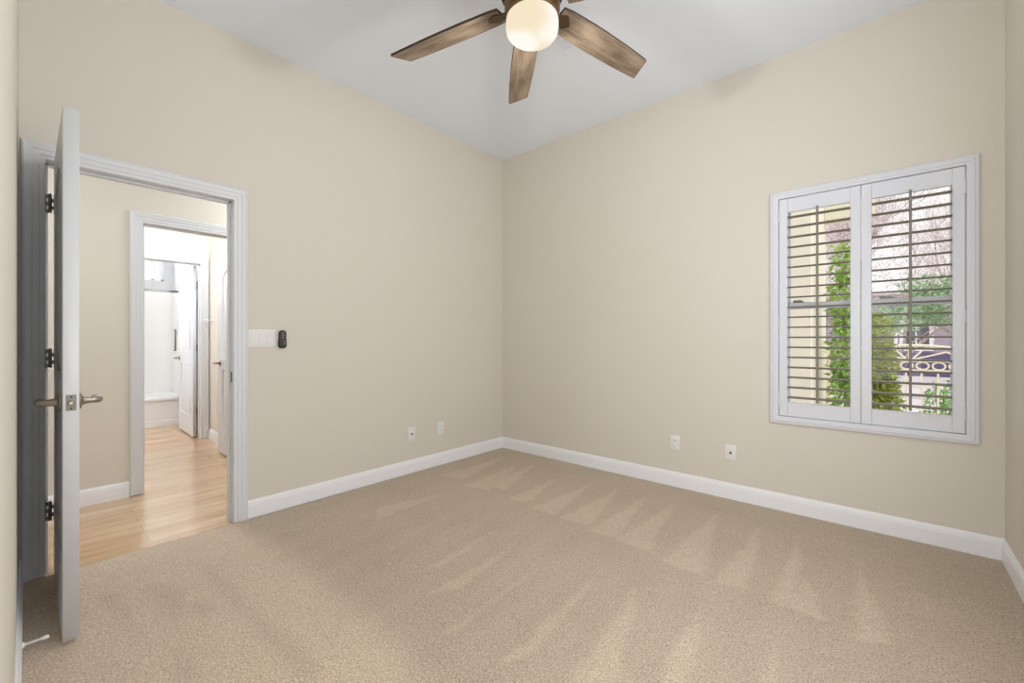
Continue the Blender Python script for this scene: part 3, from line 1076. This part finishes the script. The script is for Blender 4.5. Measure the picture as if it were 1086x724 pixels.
# ------------------------------------------------------------------ small wall and ceiling things
# ceiling register half hidden by the fan
rg = thing('ceiling_vent', (1.60, -1.07, H), 'white ceiling register partly hidden behind the fan', 'vent')
vx0, vx1, vy0, vy1 = 1.445, 1.745, -1.17, -0.97
m = MB()
rows = []
for (cx_, cy_, sx, sy) in ((vx0, vy0, 1, 1), (vx1, vy0, -1, 1), (vx1, vy1, -1, -1), (vx0, vy1, 1, -1)):
    rows.append([Vector((cx_ + sx * u, cy_ + sy * u, H - v)) for u, v in ((0, -0.001), (0, 0.003), (0.004, 0.006), (0.022, 0.006), (0.024, 0.004), (0.024, -0.001))])
m.sweep(rows, True)
m.build('frame', M['ceiling'], rg)
for k in range(9):
    yy = vy0 + 0.030 + k * 0.0175
    b = bmesh.new()
    bmesh.ops.create_cube(b, size=1.0)
    mm = MB()
    mm.merge(b, Matrix.Translation(((vx0 + vx1) / 2, yy, H - 0.004)) @ Matrix.Rotation(math.radians(8), 4, 'X') @ Matrix.Diagonal((vx1 - vx0 - 0.04, 0.0185, 0.0012, 1)))
    mm.build('slat', M['ceiling'], rg)


# switch plate with three rockers
def plate_x(t, y0, y1, z0, z1, d=0.0055):
    return MB().box(0.0, d, y0, y1, z0, z1, 0.0022, 2).build('cover_plate', M['plate'], t, True)


sw_ = thing('light_switch', (0, -2.326, 1.094), 'white three gang rocker switch plate beside the doorway', 'light switch')
plate_x(sw_, -2.408, -2.245, 1.094, 1.209)
for yc in (-2.372, -2.3265, -2.281):
    MB().box(0.004, 0.0068, yc - 0.0175, yc + 0.0175, 1.1165, 1.1865, 0.0008, 1).build('rocker_frame', M['plate'], sw_)
    b = bmesh.new()
    bmesh.ops.create_cube(b, size=1.0)
    mm = MB()
    mm.merge(b, Matrix.Translation((0.0075, yc, 1.1515)) @ Matrix.Rotation(math.radians(4), 4, 'Y') @ Matrix.Diagonal((0.005, 0.031, 0.064, 1)))
    mm.build('rocker', M['plate'], sw_)

# black fan remote in its wall cradle
rc = thing('fan_remote', (0, -2.2035, 1.085), 'black fan remote in a wall cradle beside the switch plate', 'remote control')


def rrect(y0, y1, z0, z1, r, n=6):
    p = []
    for (cy, cz, a0) in ((y1 - r, z0 + r, -90), (y1 - r, z1 - r, 0), (y0 + r, z1 - r, 90), (y0 + r, z0 + r, 180)):
        for k in range(n + 1):
            a = math.radians(a0 + 90 * k / n)
            p.append((cy + r * math.cos(a), cz + r * math.sin(a)))
    return p


YZ = Matrix(((0, 0, 1, 0), (1, 0, 0, 0), (0, 1, 0, 0), (0, 0, 0, 1)))


def yz_plate(name, outline, x0, x1, m, parent, bev=0.0, holes=()):
    me = flat_mesh([outline] + list(holes), (x1 - x0) / 2, bev)
    me.transform(Matrix.Translation(((x0 + x1) / 2, 0, 0)) @ YZ)
    me.materials.append(m)
    return link(name, me, parent)


yz_plate('cradle', rrect(-2.229, -2.178, 1.085, 1.150, 0.018), 0.0, 0.020, M['black'], rc, 0.004)
hs = yz_plate('handset', rrect(-2.226, -2.181, 1.094, 1.206, 0.019), 0.004, 0.024, M['black'], rc, 0.006)
for k, zz in enumerate((1.188, 1.172, 1.156)):
    yz_plate('button', rrect(-2.2125, -2.1945, zz - 0.0055, zz + 0.0055, 0.005), 0.0225, 0.0262, M['dkgrey'], hs, 0.001)
yz_plate('button', rrect(-2.2, -2.191, 1.105, 1.138, 0.0044), 0.0225, 0.0262, M['dkgrey'], hs, 0.001)


def wall_plate(axis, c, z, kind, label):
    """outlet or jack plate centred at c along the wall, centre height z. axis 'L' on the doorway wall, 'B' on the window wall"""
    if axis == 'L':
        f = lambda a, d, h: Vector((d, c + a, z + h))
        loc, nrm = (0, c, z - 0.0575), (1, 0, 0)
    else:
        f = lambda a, d, h: Vector((c + a, -d, z + h))
        loc, nrm = (c, 0, z - 0.0575), (0, -1, 0)

    def bx(m, a0, a1, d0, d1, h0, h1, bev=0.0):
        p, q = f(a0, d0, h0), f(a1, d1, h1)
        m.box(min(p.x, q.x), max(p.x, q.x), min(p.y, q.y), max(p.y, q.y), min(p.z, q.z), max(p.z, q.z), bev, 2)
        return m
    t = thing('wall_outlet' if kind == 'outlet' else 'cable_jack', loc, label, 'outlet' if kind == 'outlet' else 'wall jack')
    bx(MB(), -0.036, 0.036, 0, 0.0055, -0.0575, 0.0575, 0.0022).build('cover_plate', M['plate'], t, True)
    if kind == 'outlet':
        for hz in (0.0195, -0.0195):
            r = bx(MB(), -0.0165, 0.0165, 0.004, 0.0072, hz - 0.0145, hz + 0.0145, 0.001).build('receptacle', M['plate'], t)
            s = MB()
            bx(s, -0.0085, -0.0062, 0.006, 0.0076, hz - 0.001, hz + 0.008)
            bx(s, 0.0062, 0.0085, 0.006, 0.0076, hz - 0.001, hz + 0.006)
            bx(s, -0.0025, 0.0025, 0.006, 0.0076, hz - 0.010, hz - 0.0055)
            s.build('slot', M['slot'], r)
        MB().lathe([(0, 0), (0.003, 0), (0.0025, 0.0012), (0, 0.0014)], f(0, 0.0054, 0), nrm, 10).build('screw', M['plate'], t)
    else:
        MB().lathe([(0, 0), (0.0085, 0), (0.0085, 0.003), (0, 0.003)], f(0, 0.0054, 0), nrm, 6).lathe([(0, 0.003), (0.0048, 0.003), (0.0048, 0.011), (0.0035, 0.011), (0, 0.007)], f(0, 0.0054, 0), nrm, 14).build('connector', M['slot'], t, True)
        for hz in (0.0415, -0.0415):
            MB().lathe([(0, 0), (0.003, 0), (0.0025, 0.0012), (0, 0.0014)], f(0, 0.0054, hz), nrm, 10).build('screw', M['plate'], t)


wall_plate('L', -1.157, 0.334, 'jack', 'white cable jack plate with a dark connector low on the doorway wall')
wall_plate('L', -0.840, 0.333, 'outlet', 'white duplex outlet low on the doorway wall near the corner')
wall_plate('B', 1.829, 0.338, 'outlet', 'white duplex outlet low on the window wall')
wall_plate('B', 2.227, 0.331, 'jack', 'white cable jack plate with a dark connector low on the window wall')

# spring door stop on the baseboard behind the door
ds = thing('door_stop', (0.770, YF + 0.0135, 0.05), 'white tipped spring door stop on the baseboard behind the door', 'door stop')
ya = YF + 0.0135
MB().lathe([(0, 0), (0.011, 0), (0.011, 0.003), (0.007, 0.007), (0, 0.007)], (0.770, ya, 0.060), (0, 1, 0), 16).build('base', M['plate'], ds, True)
pts = []
for k in range(120):
    a = k * 2 * math.pi / 10
    pts.append((0.770 + 0.0034 * math.cos(a), ya + 0.006 + 0.042 * k / 119, 0.060 + 0.0034 * math.sin(a)))
MB().tube(pts, 0.0015, 6).build('spring', M['plate'], ds, True)
MB().lathe([(0, 0), (0.006, 0), (0.007, 0.004), (0.007, 0.014), (0.005, 0.018), (0, 0.018)], (0.770, ya + 0.047, 0.060), (0, 1, 0), 16).build('tip', M['rubber'], ds, True)

# ------------------------------------------------------------------ vestibule and bath things
hk = thing('robe_hook', (-2.80, VY, 1.35), 'white robe hook on the vestibule side wall near the bathroom doorway', 'hook')
MB().lathe([(0, 0), (0.02, 0), (0.02, 0.004), (0.012, 0.008), (0, 0.008)], (-2.80, VY, 1.365), (0, -1, 0), 18).build('base', M['plate'], hk, True)
MB().tube([(-2.80, VY - 0.005, 1.365), (-2.80, VY - 0.04, 1.365), (-2.80, VY - 0.062, 1.372)], [0.008, 0.007, 0.008], 10).tube([(-2.84, VY - 0.058, 1.37), (-2.76, VY - 0.058, 1.37)], 0.008, 10).build('prong', M['plate'], hk, True)

TX = -4.12     # tub apron face
tub = thing('bathtub', (TX, -2.7, 0), 'white alcove bathtub with a plain apron below the high window', 'bathtub')
m = MB()
TY0, TY1, TZ = -3.498, -1.902, 0.375
out = rrect(BX + 0.002, TX, TY0 + 0.002, TY1 - 0.002, 0.01, 2)
inn = rrect(BX + 0.09, TX - 0.085, TY0 + 0.12, TY1 - 0.12, 0.16, 8)
me = flat_mesh([out, inn], 0.022, 0.008)
me.transform(Matrix.Translation((0, 0, TZ - 0.022)))
me.materials.append(M['tub'])
link('rim', me, tub)
m.box(TX - 0.045, TX - 0.018, TY0 + 0.002, TY1 - 0.002, -0.01, TZ - 0.03, 0.004, 1).box(TX - 0.045, TX - 0.008, TY0 + 0.002, TY1 - 0.002, -0.01, 0.075, 0.004, 1)
m.build('apron', M['tub'], tub)
m = MB()
rows = []
for k, (s, z) in enumerate(((0.0, TZ - 0.02), (0.03, 0.25), (0.06, 0.12), (0.12, 0.07))):
    rows.append([Vector((p[0], p[1], z)) for p in inset_poly(inn, s)])
vs = [[m.bm.verts.new(p) for p in r] for r in rows]
for a, b in zip(vs[:-1], vs[1:]):
    for k in range(len(a)):
        m.bm.faces.new((a[k], a[(k + 1) % len(a)], b[(k + 1) % len(a)], b[k]))
m.bm.faces.new(vs[-1])
m.build('basin', M['tub'], tub, True)
m = MB().box(BX + 0.002, BX + 0.012, TY0, TY1, TZ, 1.86, 0.002, 1).box(BX, TX + 0.02, TY1 - 0.012, TY1, TZ, 1.86, 0.002, 1).box(BX, TX + 0.02, TY0, TY0 + 0.012, TZ, 1.86, 0.002, 1)
o = m.build('shower_surround', M['surround'])
tag(o, 'plain white shower wall panels above the bathtub', 'shower wall', kind='structure')
sd = thing('shower_door', (TX - 0.04, -2.7, TZ), 'clear sliding glass shower door with a metal rail on the tub', 'shower door')
MB().box(TX - 0.062, TX - 0.022, TY0 + 0.014, TY1 - 0.014, 1.775, 1.805, 0.003, 1).build('top_rail', M['chrome'], sd)
MB().box(TX - 0.062, TX - 0.022, TY0 + 0.014, TY1 - 0.014, TZ, TZ + 0.010, 0.003, 1).build('bottom_track', M['tub'], sd)
MB().box(TX - 0.034, TX - 0.028, -2.72, TY1 - 0.02, TZ + 0.01, 1.78).build('glass_panel', M['shower_glass'], sd)
MB().box(TX - 0.056, TX - 0.050, TY0 + 0.02, -2.66, TZ + 0.01, 1.78).build('glass_panel', M['shower_glass'], sd)
h = MB()
h.tube([(TX - 0.028, -2.025, 1.0), (TX + 0.02, -2.025, 1.0), (TX + 0.022, -2.025, 1.02), (TX + 0.022, -2.025, 1.25), (TX + 0.02, -2.025, 1.27), (TX - 0.028, -2.025, 1.27)], 0.011, 10)
h.build('pull_handle', M['steel'], sd, True)

# ------------------------------------------------------------------ outside the window
GZ = -0.18
S('ground', MB().box(-10, 20, 0.16, 30, GZ - 0.1, GZ), M['paving'], 'pale paved front yard and driveway beyond the window', 'ground')
S('wall_wing', MB().box(0.6, 2.423, 2.6, 4.1, GZ, 3.3, 0.01, 1), M['stucco'], 'cream stucco wing wall outside the window', 'wall')
S('beam', MB().box(2.423, 2.95, 3.85, 4.15, 2.76, 3.3, 0.01, 1), M['eave'], 'cream porch beam reaching from the stucco wing', 'beam')


def foliage(name, parent, blobs, n, size, m, seed, aspect=2.1):
    rnd = random.Random(seed)
    bm = bmesh.new()
    for i in range(n):
        b = rnd.choices(blobs, [q[3] * q[4] * q[5] for q in blobs])[0]
        while True:
            p = Vector((rnd.uniform(-1, 1), rnd.uniform(-1, 1), rnd.uniform(-1, 1)))
            if 0.1 < p.length < 1:
                break
        p = p * (p.length ** -0.35)
        c = Vector((b[0] + p.x * b[3], b[1] + p.y * b[4], b[2] + p.z * b[5]))
        d = Vector((rnd.gauss(0, 1), rnd.gauss(0, 1), rnd.gauss(-0.2, 0.7))).normalized()
        s = d.orthogonal().normalized()
        s.rotate(Matrix.Rotation(rnd.uniform(0, 6.28), 3, d))
        u = d.cross(s)
        L_ = size * rnd.uniform(0.6, 1.3)
        W_ = L_ / aspect
        pts = [c, c + d * L_ * 0.35 + s * W_ * 0.5 + u * W_ * 0.12, c + d * L_, c + d * L_ * 0.35 - s * W_ * 0.5 + u * W_ * 0.12]
        mid = bm.verts.new(c + d * L_ * 0.45)
        v = [bm.verts.new(q) for q in pts]
        bm.faces.new((v[0], v[1], mid))
        bm.faces.new((v[1], v[2], mid))
        bm.faces.new((v[2], v[3], mid))
        bm.faces.new((v[3], v[0], mid))
    me = bpy.data.meshes.new(name)
    bm.to_mesh(me)
    bm.free()
    me.materials.append(m)
    return link(name, me, parent)


def plant(name, x, y, label, cat, blobs, n, size, m, seed, trunk, tm='bark', r=0.03):
    t = thing(name, (x, y, GZ), label, cat)
    foliage('foliage', t, blobs, n, size, M[m], seed)
    tb = MB()
    for path, r0 in trunk:
        tb.tube([Vector(p) for p in path], [r0 * (1 - 0.6 * k / max(1, len(path) - 1)) for k in range(len(path))], 8)
    tb.build('trunk' if cat == 'tree' else 'stem', M[tm], t, True)
    return t


# young tree against the stucco wing
plant('young_tree', 2.72, 3.05, 'bright green young tree standing beside the stucco wing wall', 'tree',
      [(2.70, 3.05, 0.35, 0.17, 0.18, 0.55), (2.71, 3.05, 1.0, 0.18, 0.19, 0.55), (2.71, 3.05, 1.6, 0.17, 0.17, 0.40), (2.69, 3.05, 2.05, 0.12, 0.14, 0.28)],
      2300, 0.075, 'leaf_a', 3, [([(2.70, 3.1, GZ - 0.02), (2.71, 3.1, 0.6), (2.70, 3.1, 1.4), (2.69, 3.1, 2.1)], 0.03), ([(2.71, 3.1, 0.5), (2.80, 3.08, 1.0), (2.84, 3.06, 1.3)], 0.014), ([(2.70, 3.1, 0.9), (2.60, 3.12, 1.4)], 0.013)])
plant('shrub', 3.12, 3.55, 'yellow green shrub standing in front of the cream gate', 'shrub',
      [(3.06, 3.55, 0.25, 0.16, 0.18, 0.45), (3.03, 3.55, 0.75, 0.15, 0.18, 0.38), (3.00, 3.55, 1.18, 0.13, 0.16, 0.30)],
      2800, 0.06, 'leaf_b', 5, [([(3.09, 3.55, GZ - 0.02), (3.09, 3.55, 0.4), (3.06, 3.55, 1.1)], 0.02), ([(3.09, 3.55, 0.0), (3.16, 3.53, 0.5)], 0.012), ([(3.09, 3.55, 0.2), (3.01, 3.56, 0.8)], 0.012)])
plant('shrub', 3.62, 5.1, 'fresh green low shrub growing behind the gate bars', 'shrub',
      [(3.60, 5.1, 0.18, 0.17, 0.2, 0.36), (3.80, 5.2, 0.30, 0.18, 0.2, 0.32)],
      700, 0.06, 'leaf_d', 7, [([(3.6, 5.1, GZ - 0.02), (3.6, 5.1, 0.25), (3.57, 5.1, 0.45)], 0.016), ([(3.62, 5.1, -0.1), (3.8, 5.2, 0.3)], 0.014)])
plant('leafy_tree', 3.9, 9.3, 'cool green spreading tree between the gate and the lilac house', 'tree',
      [(3.4, 9.3, 1.62, 0.45, 0.5, 0.30), (3.9, 9.3, 1.85, 0.55, 0.5, 0.45), (4.5, 9.3, 1.85, 0.5, 0.5, 0.5), (3.0, 9.3, 1.62, 0.3, 0.4, 0.35), (3.7, 9.3, 2.3, 0.5, 0.4, 0.25)],
      2600, 0.11, 'leaf_c', 9, [([(4.45, 9.3, GZ - 0.02), (4.45, 9.3, 0.6), (4.3, 9.3, 1.3), (4.0, 9.3, 1.8)], 0.07), ([(4.35, 9.3, 1.0), (3.8, 9.3, 1.5), (3.3, 9.3, 1.65)], 0.035), ([(4.45, 9.3, 0.9), (4.6, 9.3, 1.6)], 0.04)])


# tall bare tree against the sky
def bare_tree(x, y, seed, label, stems):
    rnd = random.Random(seed)
    t = thing('bare_tree', (x, y, GZ), label, 'tree')
    tr, tw = MB(), MB()
    tips = []

    def grow(p, d, L, r, lev):
        n = 3
        pts = [p]
        for k in range(n):
            d = (d + Vector((rnd.gauss(0, 0.16), rnd.gauss(0, 0.16), rnd.gauss(0.02, 0.1)))).normalized()
            pts.append(pts[-1] + d * L / n)
        rr = [r * (1 - 0.4 * k / n) for k in range(n + 1)]
        (tr if lev < 3 else tw).tube(pts, rr, 6 if lev < 3 else 3, cap=False)
        if lev >= 6:
            tips.append(pts[-1])
            return
        nb = 3 if lev < 5 else 4
        for k in range(nb):
            q = pts[-1] if k == 0 else pts[rnd.randint(1, n)]
            ax = Vector((rnd.gauss(0, 1), rnd.gauss(0, 1), rnd.gauss(0, 1))).normalized()
            nd = d.copy()
            nd.rotate(Matrix.Rotation(rnd.uniform(0.35, 0.95), 3, ax))
            nd = (nd + Vector((0, 0, 0.10))).normalized()
            grow(q, nd, L * rnd.uniform(0.62, 0.8), max(r * 0.6, 0.0045), lev + 1)
    for dx_, s, lean in stems:
        grow(Vector((x + dx_, y, GZ)), Vector((lean, rnd.uniform(-.1, .1), 1)), 1.75 * s, 0.06, 0)
    tr.build('trunk', M['bark'], t, True)
    tw.build('twigs', M['twig'], t)
    # pale buds at the twig tips
    bm = bmesh.new()
    for p in tips:
        for k in range(4):
            c = p + Vector((rnd.gauss(0, 0.14), rnd.gauss(0, 0.14), rnd.gauss(0, 0.14)))
            d = Vector((rnd.gauss(0, 1), rnd.gauss(0, 1), rnd.gauss(0, 1))).normalized() * 0.07
            s = d.orthogonal().normalized() * 0.022
            v = [bm.verts.new(q) for q in (c, c + d * 0.5 + s, c + d, c + d * 0.5 - s)]
            bm.faces.new(v)
    me = bpy.data.meshes.new('buds')
    bm.to_mesh(me)
    bm.free()
    me.materials.append(M['petal'])
    link('buds', me, t)


bare_tree(2.75, 13.9, 21, 'tall pale tree of fine pinkish twigs filling the sky behind the gate', ((-0.05, 1.2, 0.0), (0.0, 1.25, 0.32), (0.1, 1.35, 0.62)))

# cream metal garden gate with sunburst and ring rows
gt = thing('garden_gate', (3.285, 4.3, GZ), 'cream metal garden gate with sunburst top and a row of rings', 'gate')
GC, GYY = 3.285, 4.3
hw = 0.86
for xx in (GC - hw, GC + hw):
    MB().box(xx - 0.03, xx + 0.03, GYY - 0.03, GYY + 0.03, GZ, 1.02, 0.004, 1).lathe([(0, 0), (0.032, 0), (0.036, 0.02), (0.02, 0.05), (0, 0.06)], (xx, GYY, 1.02), (0, 0, 1), 14).build('post', M['gate'], gt)
arc = []
for k in range(25):
    s = -1 + 2 * k / 24
    arc.append((GC + s * (hw - 0.02), GYY, 1.068 - 0.135 * s * s))
MB().tube(arc, 0.017, 8).build('top_arch', M['gate'], gt, True)
for zz, th in ((0.868, 0.015), (0.738, 0.018), (-0.08, 0.015)):
    MB().box(GC - hw + 0.02, GC + hw - 0.02, GYY - 0.014, GYY + 0.014, zz - th, zz + th, 0.003, 1).build('rail', M['gate'], gt)
for sgn in (-1, 1):
    for p, q in (((0.02, 0.875), (0.17, 1.055)), ((0.02, 0.875), (0.345, 0.985)), ((0.345, 0.985), (0.53, 0.875)), ((0.53, 0.875), (0.66, 0.99))):
        MB().tube([(GC + sgn * p[0], GYY, p[1]), (GC + sgn * q[0], GYY, q[1])], 0.0105, 8).build('spoke', M['gate'], gt)
MB().tube([(GC, GYY, 0.87), (GC, GYY, 1.06)], 0.0105, 8).build('spoke', M['gate'], gt)
k = -5
while k <= 5:
    cxr = GC - 0.022 + 0.15 * k
    if abs(cxr - GC) < hw - 0.1:
        ring = [(cxr + 0.058 * math.cos(a * math.pi / 12), GYY, 0.803 + 0.047 * math.sin(a * math.pi / 12)) for a in range(25)]
        MB().tube(ring, 0.010, 8, cap=False).build('ring', M['gate'], gt, True)
    k += 1
for k in range(-5, 6):
    xx = GC - 0.028 + 0.15 * k
    MB().box(xx - 0.010, xx + 0.010, GYY - 0.010, GYY + 0.010, -0.09, 0.73).build('bar', M['gate'], gt)

# lilac house across the drive
hs_ = thing('house', (5.7, 20.5, GZ), 'lilac house with white trimmed windows beyond the gate', 'house')
MB().box(0.5, 11.0, 18.0, 23.0, GZ, 2.75).build('wall', M['lilac'], hs_)
rf = MB()
rows = [[Vector((xx, 17.5, 2.62)), Vector((xx, 20.5, 2.95)), Vector((xx, 23.5, 2.62)), Vector((xx, 23.5, 2.74)), Vector((xx, 20.5, 3.08)), Vector((xx, 17.5, 2.74))] for xx in (0.1, 11.4)]
rf.sweep(rows, False).build('roof', M['rooftile'], hs_)
for (a, b) in ((3.0, 3.25), (3.52, 4.2), (5.7, 6.6)):
    f_ = MB()
    for (p, q, c, d) in ((a - 0.11, a, 0.84, 1.75), (b, b + 0.11, 0.84, 1.75), (a - 0.11, b + 0.11, 0.74, 0.84), (a - 0.11, b + 0.11, 1.75, 1.86)):
        f_.box(p, q, 17.94, 18.02, c, d)
    f_.box((a + b) / 2 - 0.02, (a + b) / 2 + 0.02, 17.96, 18.02, 0.84, 1.75)
    fo = f_.build('window', M['vinyl'], hs_)
    MB().box(a, b, 17.98, 18.01, 0.84, 1.75).build('pane', M['greyglass'], fo)
g_ = MB()
for k in range(3):
    g_.box(2.0, 5.5, 17.95, 18.02, GZ + 0.01 + k * 0.29, GZ + 0.28 + k * 0.29, 0.01, 1)
g_.build('garage_door', M['violet'], hs_)
